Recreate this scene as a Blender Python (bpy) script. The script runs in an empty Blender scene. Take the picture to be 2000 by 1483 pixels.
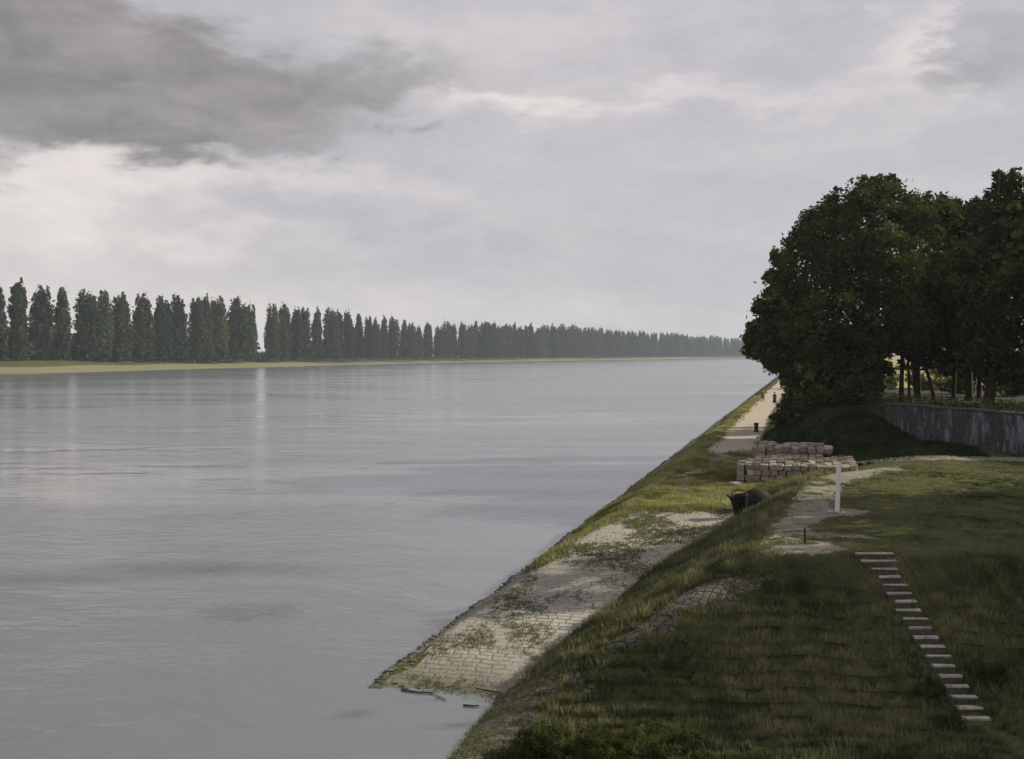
import bpy, bmesh, math, random
import numpy as np
from mathutils import Vector, Matrix
random.seed(7)
RNG = np.random.default_rng(11)
R = math.radians
S = bpy.context.scene
COL = S.collection
H, HOR, F = 9.5, 692.0, 2100.0          # eye height over the river, horizon row and focal length (photograph pixels)

def PG(px, py, z):                      # the ground point seen at a photograph pixel, for a known ground height
    d = F * (H - z) / (py - HOR); return ((px - 1000) / F * d, d, z)
def PD(px, py, d):                      # the point at a known distance
    return ((px - 1000) / F * d, d, H - (py - HOR) / F * d)

# ---------------------------------------------------------------- helpers
def tag(o, label=None, cat=None, group=None, kind=None):
    if label: o['label'] = label
    if cat: o['category'] = cat
    if group: o['group'] = group
    if kind: o['kind'] = kind
    return o
def empty(name, loc, rz=0.0):
    o = bpy.data.objects.new(name, None); COL.objects.link(o)
    o.location = loc; o.rotation_euler = (0, 0, rz); o.empty_display_size = .3
    return o
def mesh_obj(name, verts, faces, mat, parent=None, smooth=False, loc=(0, 0, 0)):
    me = bpy.data.meshes.new(name)
    me.from_pydata([tuple(v) for v in verts], [], [tuple(f) for f in faces]); me.update()
    if smooth: me.polygons.foreach_set('use_smooth', [True] * len(me.polygons))
    if mat: me.materials.append(mat)
    o = bpy.data.objects.new(name, me); COL.objects.link(o); o.location = loc
    if parent: o.parent = parent
    return o
def np_mesh(name, V, Fc, mat, tint=None, smooth=False):
    """numpy mesh: V (n,3), Fc (m,k)"""
    me = bpy.data.meshes.new(name)
    m, k = Fc.shape
    me.vertices.add(len(V)); me.vertices.foreach_set('co', np.ascontiguousarray(V, dtype=np.float32).ravel())
    me.loops.add(m * k); me.loops.foreach_set('vertex_index', np.ascontiguousarray(Fc, dtype=np.int32).ravel())
    me.polygons.add(m)
    me.polygons.foreach_set('loop_start', np.arange(0, m * k, k, dtype=np.int32))
    me.polygons.foreach_set('loop_total', np.full(m, k, dtype=np.int32))
    if smooth: me.polygons.foreach_set('use_smooth', np.ones(m, dtype=bool))
    me.update(calc_edges=True)
    if tint is not None:
        a = me.attributes.new('tint', 'FLOAT', 'POINT'); a.data.foreach_set('value', tint.astype(np.float32))
    me.materials.append(mat)
    return me
def link(name, me, parent=None):
    o = bpy.data.objects.new(name, me); COL.objects.link(o)
    if parent: o.parent = parent
    return o
def lat(n, seed):                        # numpy value noise
    r = np.random.default_rng(seed); return r.random((n, n))
_L = {s: lat(256, s) for s in range(12)}
def vnoise(x, y, s=0):
    x = np.asarray(x, dtype=float); y = np.asarray(y, dtype=float)
    xi = np.floor(x).astype(int); yi = np.floor(y).astype(int)
    fx = x - xi; fy = y - yi; fx = fx * fx * (3 - 2 * fx); fy = fy * fy * (3 - 2 * fy)
    g = _L[s]; a = xi & 255; b = yi & 255; a1 = (a + 1) & 255; b1 = (b + 1) & 255
    return (g[a, b] * (1 - fx) + g[a1, b] * fx) * (1 - fy) + (g[a, b1] * (1 - fx) + g[a1, b1] * fx) * fy
def fbm(x, y, s=0, o=3):
    t = 0; w = 1; n = 0
    for i in range(o):
        t = t + w * vnoise(x * 2 ** i + 17.3 * i, y * 2 ** i + 9.1 * i, (s + i) % 12); n += w; w *= .5
    return t / n

# ---------------------------------------------------------------- node helpers
class N:
    def __init__(s, name):
        s.m = bpy.data.materials.new(name); s.m.use_nodes = True
        s.t = s.m.node_tree; s.t.nodes.clear()
    def n(s, typ, **kw):
        x = s.t.nodes.new(typ)
        for k, v in kw.items():
            if k in x.inputs.keys(): x.inputs[k].default_value = v
            else: setattr(x, k, v)
        return x
    def l(s, a, b): s.t.links.new(a, b)
def coords(b, kind='Object', scale=(1, 1, 1), rot=(0, 0, 0)):
    tc = b.n('ShaderNodeTexCoord'); mp = b.n('ShaderNodeMapping')
    mp.inputs['Scale'].default_value = scale; mp.inputs['Rotation'].default_value = rot
    b.l(tc.outputs[kind], mp.inputs['Vector']); return mp.outputs['Vector']
def noise(b, vec, sc, det=4, rough=.55, dist=0):
    x = b.n('ShaderNodeTexNoise'); x.inputs['Scale'].default_value = sc; x.inputs['Detail'].default_value = det
    x.inputs['Roughness'].default_value = rough; x.inputs['Distortion'].default_value = dist
    if vec is not None: b.l(vec, x.inputs['Vector'])
    return x.outputs['Fac']
def ramp(b, fac, stops):
    x = b.n('ShaderNodeValToRGB'); e = x.color_ramp.elements
    while len(e) < len(stops): e.new(.5)
    for i, (p, c) in enumerate(stops):
        e[i].position = p; e[i].color = (c[0], c[1], c[2], 1) if isinstance(c, tuple) else (c, c, c, 1)
    b.l(fac, x.inputs['Fac']); return x.outputs['Color']
def mixc(b, fac, a, c, mode='MIX'):
    x = b.n('ShaderNodeMix', data_type='RGBA', blend_type=mode)
    for sock, v in ((x.inputs[0], fac), (x.inputs[6], a), (x.inputs[7], c)):
        if isinstance(v, (int, float)): sock.default_value = v
        elif isinstance(v, tuple): sock.default_value = (*v, 1)
        else: b.l(v, sock)
    return x.outputs[2]
def math_(b, op, a, c=0.0, clamp=False):
    x = b.n('ShaderNodeMath', operation=op, use_clamp=clamp)
    for i, v in enumerate((a, c)):
        if isinstance(v, (int, float)): x.inputs[i].default_value = v
        else: b.l(v, x.inputs[i])
    return x.outputs[0]
def finish(b, color, rough=.9, bump=None, bs=.3, bd=.05, spec=.2, metal=0.0):
    p = b.n('ShaderNodeBsdfPrincipled'); o = b.n('ShaderNodeOutputMaterial')
    if isinstance(color, tuple): p.inputs['Base Color'].default_value = (*color, 1)
    else: b.l(color, p.inputs['Base Color'])
    if isinstance(rough, (int, float)): p.inputs['Roughness'].default_value = rough
    else: b.l(rough, p.inputs['Roughness'])
    p.inputs['Specular IOR Level'].default_value = spec; p.inputs['Metallic'].default_value = metal
    if bump is not None:
        u = b.n('ShaderNodeBump'); u.inputs['Strength'].default_value = bs; u.inputs['Distance'].default_value = bd
        b.l(bump, u.inputs['Height']); b.l(u.outputs['Normal'], p.inputs['Normal'])
    b.l(p.outputs[0], o.inputs['Surface']); return b.m

def mat_turf():
    b = N('turf'); v = coords(b)
    c = ramp(b, noise(b, v, .35, 5), [(.3, (.040, .050, .018)), (.5, (.065, .074, .027)), (.7, (.11, .11, .045))])
    c2 = ramp(b, noise(b, v, 3.5, 5), [(.3, (.03, .036, .014)), (.7, (.12, .12, .05))])
    return finish(b, mixc(b, .5, c, c2), .95, noise(b, v, 9, 6), .9, .08, .05)
def mat_leaf(name, dark, light, trans=.25, tone=.0):
    b = N(name); a = b.n('ShaderNodeAttribute', attribute_name='tint')
    oi = b.n('ShaderNodeObjectInfo')
    f = math_(b, 'ADD', a.outputs['Fac'], math_(b, 'MULTIPLY', math_(b, 'SUBTRACT', oi.outputs['Random'], .5), tone), True)
    c = ramp(b, f, [(0, dark), (1, light)])
    d = b.n('ShaderNodeBsdfDiffuse'); t = b.n('ShaderNodeBsdfTranslucent'); m = b.n('ShaderNodeMixShader'); o = b.n('ShaderNodeOutputMaterial')
    b.l(c, d.inputs['Color']); b.l(c, t.inputs['Color']); m.inputs[0].default_value = trans
    b.l(d.outputs[0], m.inputs[1]); b.l(t.outputs[0], m.inputs[2]); b.l(m.outputs[0], o.inputs['Surface'])
    return b.m
def mat_cobble(name, scale, sx=(1, 1, 1), rot=(0, 0, 0), moss=.5, stones=((.20, .18, .15), (.36, .33, .28)), joint=(.06, .064, .036), dirt=True):
    b = N(name); v = coords(b, 'Object', sx, rot)
    nz = b.n('ShaderNodeTexNoise'); nz.inputs['Scale'].default_value = 2.2; b.l(v, nz.inputs['Vector'])
    mx = b.n('ShaderNodeVectorMath', operation='MULTIPLY_ADD'); b.l(nz.outputs['Color'], mx.inputs[0]); mx.inputs[1].default_value = (.16,) * 3; b.l(v, mx.inputs[2])
    e = b.n('ShaderNodeTexVoronoi', feature='DISTANCE_TO_EDGE'); e.inputs['Scale'].default_value = scale; b.l(mx.outputs[0], e.inputs['Vector']); e.inputs['Randomness'].default_value = .5
    w = b.n('ShaderNodeTexVoronoi', feature='F1'); w.inputs['Scale'].default_value = scale; b.l(mx.outputs[0], w.inputs['Vector']); w.inputs['Randomness'].default_value = .5
    sep = b.n('ShaderNodeSeparateColor'); b.l(w.outputs['Color'], sep.inputs[0])
    col = ramp(b, sep.outputs[0], [(0, stones[0]), (1, stones[1])])
    fine = noise(b, v, 14, 5)
    col = mixc(b, .45, col, ramp(b, fine, [(.3, tuple(x * .6 for x in stones[0])), (.7, tuple(min(1, x * 1.12) for x in stones[1]))]))
    big = noise(b, v, .33, 5, .6)
    width = math_(b, 'MULTIPLY', ramp(b, big, [(.38, .02), (.75, .22 * moss * .6 + .02)]), 1.0)
    jm = b.n('ShaderNodeMapRange'); b.l(e.outputs['Distance'], jm.inputs[0]); jm.inputs[1].default_value = .01
    b.l(math_(b, 'ADD', width, .05), jm.inputs[2]); jm.clamp = True
    col = mixc(b, jm.outputs[0], joint, col)
    if dirt:                                  # silt and thin soil lying over the stones
        dm = ramp(b, noise(b, v, .22, 6, .65, .6), [(.47, 0.), (.62, .85)])
        col = mixc(b, dm, col, ramp(b, noise(b, v, 6, 6), [(.3, (.12, .11, .07)), (.7, (.25, .23, .17))]))
    hgt = math_(b, 'ADD', math_(b, 'MINIMUM', jm.outputs[0], 1.0), math_(b, 'MULTIPLY', fine, .35))
    return finish(b, col, .88, hgt, .8, .05, .2)
def mat_sett(name, bw, bh, rotz, stones, joint, silt=.5):
    """roughly coursed paving stones with grassy joints, partly under silt"""
    b = N(name); v = coords(b, 'Object', (1, 1, 1), (0, 0, rotz))
    nz = b.n('ShaderNodeTexNoise'); nz.inputs['Scale'].default_value = 1.3; nz.inputs['Detail'].default_value = 4; b.l(v, nz.inputs['Vector'])
    mx = b.n('ShaderNodeVectorMath', operation='MULTIPLY_ADD'); b.l(nz.outputs['Color'], mx.inputs[0]); mx.inputs[1].default_value = (.42, .30, .2); b.l(v, mx.inputs[2])
    br = b.n('ShaderNodeTexBrick'); b.l(mx.outputs[0], br.inputs['Vector']); br.offset = .5; br.squash = .8; br.squash_frequency = 3
    for k, x in (('Scale', 1.0), ('Brick Width', bw), ('Row Height', bh), ('Mortar Smooth', .6), ('Bias', 0.0)): br.inputs[k].default_value = x
    wid = ramp(b, noise(b, v, .5, 5, .65), [(.35, .018), (.7, .075)]); b.l(wid, br.inputs['Mortar Size'])
    br.inputs['Color1'].default_value = (*stones[0], 1); br.inputs['Color2'].default_value = (*stones[1], 1); br.inputs['Mortar'].default_value = (*joint, 1)
    fine = noise(b, v, 11, 7, .7)
    col = mixc(b, .35, br.outputs['Color'], ramp(b, fine, [(.3, tuple(x * .55 for x in stones[0])), (.7, tuple(min(1, x * 1.2) for x in stones[1]))]))
    dm = ramp(b, noise(b, v, .20, 7, .68, .8), [(.38, 0.), (.56, silt * 1.7)])
    col = mixc(b, dm, col, ramp(b, noise(b, v, 5, 8, .7), [(.3, (.165, .155, .125)), (.7, (.33, .315, .27))]))
    gz = b.n('ShaderNodeSeparateXYZ'); b.l(v, gz.inputs[0])          # the strip the river keeps wet and slimy
    wz = b.n('ShaderNodeMapRange'); b.l(math_(b, 'ADD', gz.outputs[2], math_(b, 'MULTIPLY', math_(b, 'SUBTRACT', noise(b, v, .9, 6, .65), .5), .5)), wz.inputs[0])
    wz.inputs[1].default_value = .02; wz.inputs[2].default_value = .30; wz.inputs[3].default_value = 1.; wz.inputs[4].default_value = 0.
    col = mixc(b, math_(b, 'MULTIPLY', wz.outputs[0], .75), col, (.075, .075, .05))
    hgt = math_(b, 'ADD', math_(b, 'MULTIPLY', br.outputs['Fac'], -1.0), math_(b, 'MULTIPLY', fine, .5))
    return finish(b, col, .9, hgt, .8, .05, .2)
def mat_dirt(name, a, c, g=(.07, .08, .03), gr=.25):
    b = N(name); v = coords(b)
    col = ramp(b, noise(b, v, 5, 8, .7), [(.3, a), (.7, c)])
    col = mixc(b, ramp(b, noise(b, v, 1.1, 7, .7), [(.5, 0.), (.66, gr * 3)]), col, g)
    return finish(b, col, .95, noise(b, v, 18, 6), .6, .03, .1)
def mat_simple(name, a, c, sc=6, rough=.85, bs=.3, bd=.02, metal=0., stretch=(1, 1, 1), spec=.25):
    b = N(name); v = coords(b, 'Object', stretch)
    return finish(b, ramp(b, noise(b, v, sc, 6, .65), [(.3, a), (.7, c)]), rough, noise(b, v, sc * 3, 5), bs, bd, spec, metal)

M = {}
M['turf'] = mat_turf()
M['blade'] = mat_leaf('grass_blades', (.028, .040, .018), (.23, .232, .115), .3)
M['sunlit_blade'] = mat_leaf('sunny_grass_blades', (.09, .105, .035), (.40, .385, .165), .35)  # lighter, yellower copy of the blades: sunlight put into the colour
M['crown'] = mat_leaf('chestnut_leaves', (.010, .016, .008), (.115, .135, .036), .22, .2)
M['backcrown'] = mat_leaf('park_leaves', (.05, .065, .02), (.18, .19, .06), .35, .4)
M['poplar'] = mat_leaf('poplar_leaves', (.013, .026, .017), (.085, .105, .045), .2, .45)
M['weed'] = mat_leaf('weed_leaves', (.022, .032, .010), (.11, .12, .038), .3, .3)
M['bark'] = mat_simple('bark', (.018, .015, .012), (.05, .042, .032), 5, .95, .8, .05, 0, (1, 1, .25))
M['popbark'] = mat_simple('poplar_bark', (.05, .05, .045), (.10, .10, .09), 2, .95, .5, .05)
M['cobble'] = mat_sett('slipway_paving', .52, .30, .27, ((.235, .225, .20), (.39, .37, .335)), (.075, .08, .045), .55)
M['pitch'] = mat_cobble('stone_pitching', 4.3, (1, 1.2, 1), (0, 0, .4), .9, ((.075, .072, .060), (.17, .155, .13)), (.03, .034, .018), False)
M['wet'] = mat_sett('river_edge_pitching', .40, .26, .27, ((.13, .125, .10), (.28, .26, .215)), (.04, .045, .025), .2)
M['path'] = mat_dirt('gravel_path', (.27, .235, .19), (.44, .385, .32), (.17, .17, .08), .14)
M['worn'] = mat_dirt('worn_gravel', (.14, .13, .105), (.26, .24, .20), (.08, .085, .035), .32)
M['gravel'] = mat_dirt('river_gravel', (.13, .135, .07), (.25, .235, .15), (.09, .11, .04), .45)
M['shade_ground'] = mat_dirt('shade_toned_ground', (.025, .024, .015), (.065, .058, .035), (.03, .038, .016), .3)  # dark earth tone with the shade of the big trees painted in
M['ivy'] = mat_leaf('shade_toned_plants', (.010, .016, .008), (.06, .075, .028), .2)  # near-black plant colour stands in for tree shade on the embankment
M['meadow'] = mat_dirt('sunlit_meadow', (.17, .18, .07), (.36, .33, .16), (.12, .14, .05), .3)  # pale yellow carries the sunlight on the field in its colour
M['white'] = mat_simple('weathered_white_paint', (.62, .60, .57), (.80, .78, .74), 9, .6, .3, .01)
M['iron'] = mat_simple('dark_iron', (.012, .012, .012), (.035, .028, .022), 7, .7, .4, .01, .2)
M['rust'] = mat_simple('tarred_rusty_iron', (.008, .008, .008), (.026, .018, .013), 3.0, .8, .5, .02, .1)
M['steptread'] = mat_simple('worn_step_stone', (.17, .165, .14), (.47, .45, .40), 5, .85, .4, .01)
M['stepriser'] = mat_simple('dark_riser', (.035, .038, .020), (.13, .12, .085), 12, .95, .8, .03)  # risers toned darker than the treads
M['wood'] = mat_simple('wet_driftwood', (.02, .017, .013), (.06, .05, .04), 12, .8, .5, .01)
M['cap'] = mat_simple('wall_coping', (.05, .05, .045), (.10, .10, .09), 4, .9)

def mat_wall():
    b = N('flaking_whitewash'); v = coords(b, 'Object', (1, 1, .28))
    pat = noise(b, v, 1.3, 7, .7, .4); v2 = coords(b)
    stone = ramp(b, noise(b, v2, 4, 6), [(.3, (.022, .024, .024)), (.7, (.07, .072, .068))])
    lime = ramp(b, noise(b, v2, 7, 5), [(.3, (.16, .18, .22)), (.7, (.34, .37, .43))])
    return finish(b, mixc(b, ramp(b, pat, [(.51, 0.), (.63, .62)]), stone, lime), .9, noise(b, v2, 6, 6), .6, .04)
M['wall'] = mat_wall()
def mat_block(name, shift):
    b = N(name); v = coords(b); oi = b.n('ShaderNodeObjectInfo')
    base = ramp(b, oi.outputs['Random'], [(0, (.12, .09, .07)), (.25, (.28, .205, .15)), (.5, (.40, .355, .28)), (.75, (.17, .155, .14)), (1, (.52, .45, .35))])
    c = mixc(b, .4, base, ramp(b, noise(b, v, 7, 6, .7), [(.3, (.085, .07, .055)), (.7, (.46, .40, .32))]))
    return finish(b, c, .92, noise(b, v, 12, 6), .8, .04, .1)
M['block'] = mat_block('sandstone_block', 0)

# ---------------------------------------------------------------- world: daylight sky with broken cloud
SUN_AZ, SUN_EL = R(76), R(27)
world = bpy.data.worlds.new('World'); S.world = world; world.use_nodes = True
class W(N):
    def __init__(s): s.t = world.node_tree; s.t.nodes.clear()
w = W()
tc = w.n('ShaderNodeTexCoord'); D_ = tc.outputs['Generated']
sx = w.n('ShaderNodeSeparateXYZ'); w.l(D_, sx.inputs[0])
az = math_(w, 'ARCTAN2', sx.outputs[0], sx.outputs[1]); el = math_(w, 'ARCSINE', sx.outputs[2])
comb = w.n('ShaderNodeCombineXYZ'); w.l(az, comb.inputs[0]); w.l(math_(w, 'MULTIPLY', el, 2.4), comb.inputs[1])
CV = comb.outputs[0]
n1 = noise(w, CV, 5.0, 10, .60, .25); n2 = noise(w, CV, 13.0, 12, .66, .5); n3 = noise(w, CV, 2.2, 5, .5, .5)
az2 = math_(w, 'ADD', az, math_(w, 'MULTIPLY', math_(w, 'SUBTRACT', n2, .5), .22))
el2 = math_(w, 'ADD', el, math_(w, 'ADD', math_(w, 'MULTIPLY', math_(w, 'SUBTRACT', n1, .5), .13), math_(w, 'MULTIPLY', math_(w, 'SUBTRACT', noise(w, CV, 16.0, 8, .6, .2), .5), .05)))
def blob(px, py, rx, ry, wt, pw=1):
    a0 = math.atan((px - 1000) / F); e0 = math.atan((HOR - py) / math.hypot(F, px - 1000))
    dx = math_(w, 'MULTIPLY', math_(w, 'SUBTRACT', az2, a0), F / rx); dy = math_(w, 'MULTIPLY', math_(w, 'SUBTRACT', el2, e0), F / ry)
    r2 = math_(w, 'ADD', math_(w, 'MULTIPLY', dx, dx), math_(w, 'MULTIPLY', dy, dy))
    if pw > 1: r2 = math_(w, 'POWER', r2, pw)
    return math_(w, 'MULTIPLY', math_(w, 'EXPONENT', math_(w, 'MULTIPLY', r2, -1.0)), wt)
def total(lst):
    t = lst[0]
    for x in lst[1:]: t = math_(w, 'ADD', t, x)
    return t
dark = total([blob(80, 120, 300, 170, .80, 2), blob(400, 225, 330, 92, .55, 2), blob(300, 120, 330, 120, .35), blob(740, 150, 220, 55, .45, 1),
              blob(830, 252, 75, 20, .40), blob(980, 450, 430, 45, .26), blob(1100, 520, 330, 35, .16), blob(1930, 120, 170, 60, .42), blob(1350, 110, 500, 45, .16),
              blob(520, 420, 240, 22, .12)])
bright = total([blob(1770, 80, 70, 60, .5), blob(1000, 195, 190, 22, .42), blob(330, 345, 420, 42, .45), blob(1500, 190, 420, 24, .28),
                blob(120, 420, 200, 80, .35), blob(700, 620, 900, 60, .3), blob(450, 470, 300, 25, .25), blob(1000, 60, 400, 40, .15), blob(1850, 230, 200, 40, .2)])
wisp = math_(w, 'MULTIPLY', math_(w, 'SUBTRACT', n2, .5), .42)
dk = math_(w, 'ADD', math_(w, 'ADD', dark, math_(w, 'MULTIPLY', math_(w, 'SUBTRACT', n1, .5), .35)), wisp, True)
br = math_(w, 'ADD', math_(w, 'ADD', bright, math_(w, 'MULTIPLY', math_(w, 'SUBTRACT', n3, .45), 1.2)), math_(w, 'MULTIPLY', wisp, -.8), True)
mr = w.n('ShaderNodeMapRange', interpolation_type='SMOOTHSTEP'); w.l(dk, mr.inputs[0]); mr.inputs[1].default_value = .14; mr.inputs[2].default_value = .78; dk = mr.outputs[0]
cl = mixc(w, br, (.43, .41, .44), (.80, .72, .655))
n4 = noise(w, CV, 22.0, 8, .7, .2); cl = mixc(w, 1.0, cl, ramp(w, n4, [(.3, .90), (.7, 1.0)]), 'MULTIPLY')
dcol = ramp(w, math_(w, 'ADD', math_(w, 'MULTIPLY', n1, .6), math_(w, 'MULTIPLY', n2, .4)), [(.38, (.155, .142, .140)), (.62, (.30, .275, .27))])
cl = mixc(w, dk, cl, dcol)
sky = w.n('ShaderNodeTexSky', sky_type='NISHITA', sun_disc=False, sun_elevation=SUN_EL, sun_rotation=SUN_AZ)
b1 = w.n('ShaderNodeBackground'); w.l(sky.outputs[0], b1.inputs[0]); b1.inputs[1].default_value = .09
b2 = w.n('ShaderNodeBackground'); w.l(cl, b2.inputs[0]); b2.inputs[1].default_value = 1.0
mw = w.n('ShaderNodeMixShader'); mw.inputs[0].default_value = .93
w.l(b1.outputs[0], mw.inputs[1]); w.l(b2.outputs[0], mw.inputs[2])
ow = w.n('ShaderNodeOutputWorld'); w.l(mw.outputs[0], ow.inputs[0])
sd = Vector((math.sin(SUN_AZ) * math.cos(SUN_EL), math.cos(SUN_AZ) * math.cos(SUN_EL), math.sin(SUN_EL)))
L = bpy.data.lights.new('sun', 'SUN'); L.energy = 5.0; L.angle = R(.6); L.color = (1, .90, .72)
lo = bpy.data.objects.new('sun', L); COL.objects.link(lo); lo.rotation_euler = sd.to_track_quat('Z', 'Y').to_euler(); lo.location = (60, 0, 60)

# ---------------------------------------------------------------- camera
cam = bpy.data.cameras.new('camera'); co = bpy.data.objects.new('camera', cam); COL.objects.link(co)
co.location = (0, 0, H); co.rotation_euler = (R(90), 0, 0)
cam.sensor_width = 36; cam.lens = 36 * F / 2000; cam.shift_y = -(741.5 - HOR) / 2000; cam.clip_end = 30000; cam.clip_start = .5
S.camera = co
S.view_settings.view_transform = 'Standard'; S.view_settings.look = 'None'; S.view_settings.gamma = 1; S.view_settings.exposure = .40

# ---------------------------------------------------------------- the near bank as one height function
K = .2738                                # the quay runs to the right of straight ahead
ST_X0, ST_Y0, ST_R, ST_T = 11.30, 33.55, .172, .335     # stairway
def sst(x): x = np.clip(x, 0, 1); return x * x * (3 - 2 * x)
def smin(a, b, k=.25):
    h = np.clip(.5 + .5 * (b - a) / k, 0, 1); return b * (1 - h) + a * h - k * h * (1 - h)
def smax(a, b, k=.25): return -smin(-a, -b, k)
def wall_x(Y): return 28.3 + (80.5 - Y) * .255
def parts(X, Y):
    q = X - K * Y
    zr = .1 * (Y - 30.2 + .24 * (X + 1.4)); zr = smin(zr, 2.1 + 0 * Y, .5)
    zw = .55 * (q + 12.52 + .45 * (fbm(Y * .35, Y * 0, 3) - .5))
    base = smin(zr, zw, .12)
    s = .48 + (.13 - .48) * sst((Y - 50) / 12)
    qf = -4.1 + 1.2 * sst((Y - 40) / 10)
    Lp = 2.1 + np.where(q > qf, s, .48) * (q - qf)
    Fp = .51 * Y - 13.8
    lowf = .12 + .002 * (X + 3) + .12 * fbm(X * .3, Y * .3, 5)
    Fp = smax(Fp, lowf, .6)
    Mn = smin(Lp, smin(Fp, 3.3 + 0 * Y, .3), .35)
    return q, zr, zw, base, Lp, Fp, Mn
def ledge_phase(X, Y): return (Y / .56 + 1.6 * fbm(X * .25, Y * .25, 2) + .012 * (X - 6) ** 2 * .6) % 1
def height(X, Y):
    X = np.asarray(X, float); Y = np.asarray(Y, float)
    q, zr, zw, base, Lp, Fp, Mn = parts(X, Y)
    # old courses and trampled ledges on the front slope
    ledge = .27 * (.5 - ledge_phase(X, Y)) * sst((32.6 - Y) / 2.5) * sst((Y - 24) / 2) * (.35 + 1.1 * fbm(X * .5, Y * .9, 3))
    Mn = Mn + ledge * sst((q + 8) / 2.5) * (np.abs(X - (ST_X0 + .25)) > .9)
    z = smax(base, Mn, .12)
    t1 = 2.1 + .6 * (q + 3.9) - 3 * np.clip(86 - Y, 0, 99) * .12
    t2 = 2.5 + .30 * (Y - 74 + .25 * np.clip(24 - X, 0, 30))
    T = smin(smin(t1, t2, .6), 5.6 + 0 * Y, .7)
    z = np.where(Y > 66, smax(z, np.where(q > -9, T, -5), .3), z)
    z = np.where((X > wall_x(Y) + .25) & (Y < 81.5) & (Y > 30), np.maximum(z, 5.75), z)
    rough = .05 * (fbm(X * .9, Y * .9, 1, 4) - .5) + .10 * (fbm(X * .25, Y * .25, 4) - .5)
    z = z + rough * np.where(q < -11.8, .3, 1)
    gx = np.abs(X - (ST_X0 + (ST_Y0 - Y) * .085))
    inst = (gx < .85) & (Y < ST_Y0 + .1) & (Y > 26.5)
    return np.where(inst, z - .16, z)
def hz(x, y): return float(height(np.array([x]), np.array([y]))[0])

def inpoly(X, Y, poly):
    r = np.zeros(X.shape, bool); n = len(poly)
    for i in range(n):
        x0, y0 = poly[i]; x1, y1 = poly[(i + 1) % n]
        c = ((y0 > Y) != (y1 > Y)) & (X < (x1 - x0) * (Y - y0) / ((y1 - y0) + 1e-9) + x0); r ^= c
    return r
WORN = [PG(a, b, 3.3)[:2] for a, b in ((1462, 1083), (1500, 1045), (1530, 1000), (1560, 962), (1588, 930), (1640, 912), (1750, 905), (1760, 918), (1660, 935), (1640, 960),
        (1632, 990), (1700, 999), (1700, 1006), (1615, 1010), (1580, 1028), (1600, 1042), (1700, 1046), (1760, 1062), (1700, 1080))]
CL_Y = [30, 42, 44, 47, 49, 51, 53.5, 56]; CL_Q = [-12.5, -11.0, -10.4, -9.7, -9.0, -7.9, -6.4, -4.2]
def region(X, Y):
    """0 turf, 1 slipway paving, 2 pitched stone, 3 gravel path, 4 worn gravel, 5 river-edge stone"""
    q, zr, zw, base, Lp, Fp, Mn = parts(X, Y)
    n = fbm(X * .9, Y * .9, 6, 4) - .5; nb = fbm(X * .35, Y * .35, 8, 3) - .5
    onbase = (base > Mn - .05 + .5 * n)
    r = np.zeros(X.shape, int)
    cob = onbase & (Y < 56) & (q > np.interp(Y, CL_Y, CL_Q) + 2.2 * nb)
    fray = sst((Y - 47.5) / 6)                               # grass takes over the paving further up
    cob &= (n + nb * .6 + .70) > fray * .85
    r[cob] = 1
    rev = (zw < zr + .04) & (q > -16) & (Y < 3000)
    r[rev & (zw < .75 + 1.5 * n) & (Y > 30)] = 5
    r[(zw < zr + .04) & (Y < 42 + 4 * nb)] = 5
    r[(Y > 27) & (Y < 30.4) & onbase & (q > -13)] = 1
    # stone-clad corner of the embankment
    side = (Mn > base - .05) & (q < -1)
    r[side & (Lp < Fp + .5 + 1.2 * n) & (Y < 30.2 + 3 * nb) & (Lp < 1.15 + 2 * n)] = 2
    ridge = np.abs(Lp - Fp - .05) < (.42 + 1.5 * n + .8 * nb)
    r[side & ridge & (Y > 28) & (Y < 32.3 + 2 * nb) & (np.abs(Y - 29.6 + nb) > .55)] = 2
    r[(q < -8.0) & (Y < 30)] = 2
    # tracks
    r[(Y > 57) & (Y < 84) & (np.abs(q + 7.4 - (Y - 57) * .06 + 2.2 * nb) < .6 + 1.4 * n)] = 4
    pl = -7.7 + .8 * nb; pr = -3.9 + .5 * nb
    r[(q > pl) & (q < pr) & (Y > 81 + 5 * n) & (Y < 1500)] = 3
    r[inpoly(X + 1.0 * n, Y + 1.6 * nb, WORN) & ((n + nb) > -.22)] = 4
    r[(Y > 57) & (np.abs(Y - (66.0 - .30 * (X - 20)) + .8 * nb) < 1.5 + 1.0 * n) & (X > 18.5) & (X < wall_x(Y))] = 4
    r[(Y > 70 + 2.5 * nb) & (Y < 122) & (q > -3.6 + .8 * nb) & ((base < Mn - .02) | (q > 2)) & (X < 90) & (Y > 73.5 + 3 * nb - .0 * X)] = 7  # ground coloured dark for the shade under the big trees
    r[(Y > 122) & (q > 10)] = 6
    r[(np.abs(Y - 35.0 + .8 * nb - .03 * X) < .05 + 2.2 * n) & (X > 12) & (X < 60)] = 4
    return r

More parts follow.
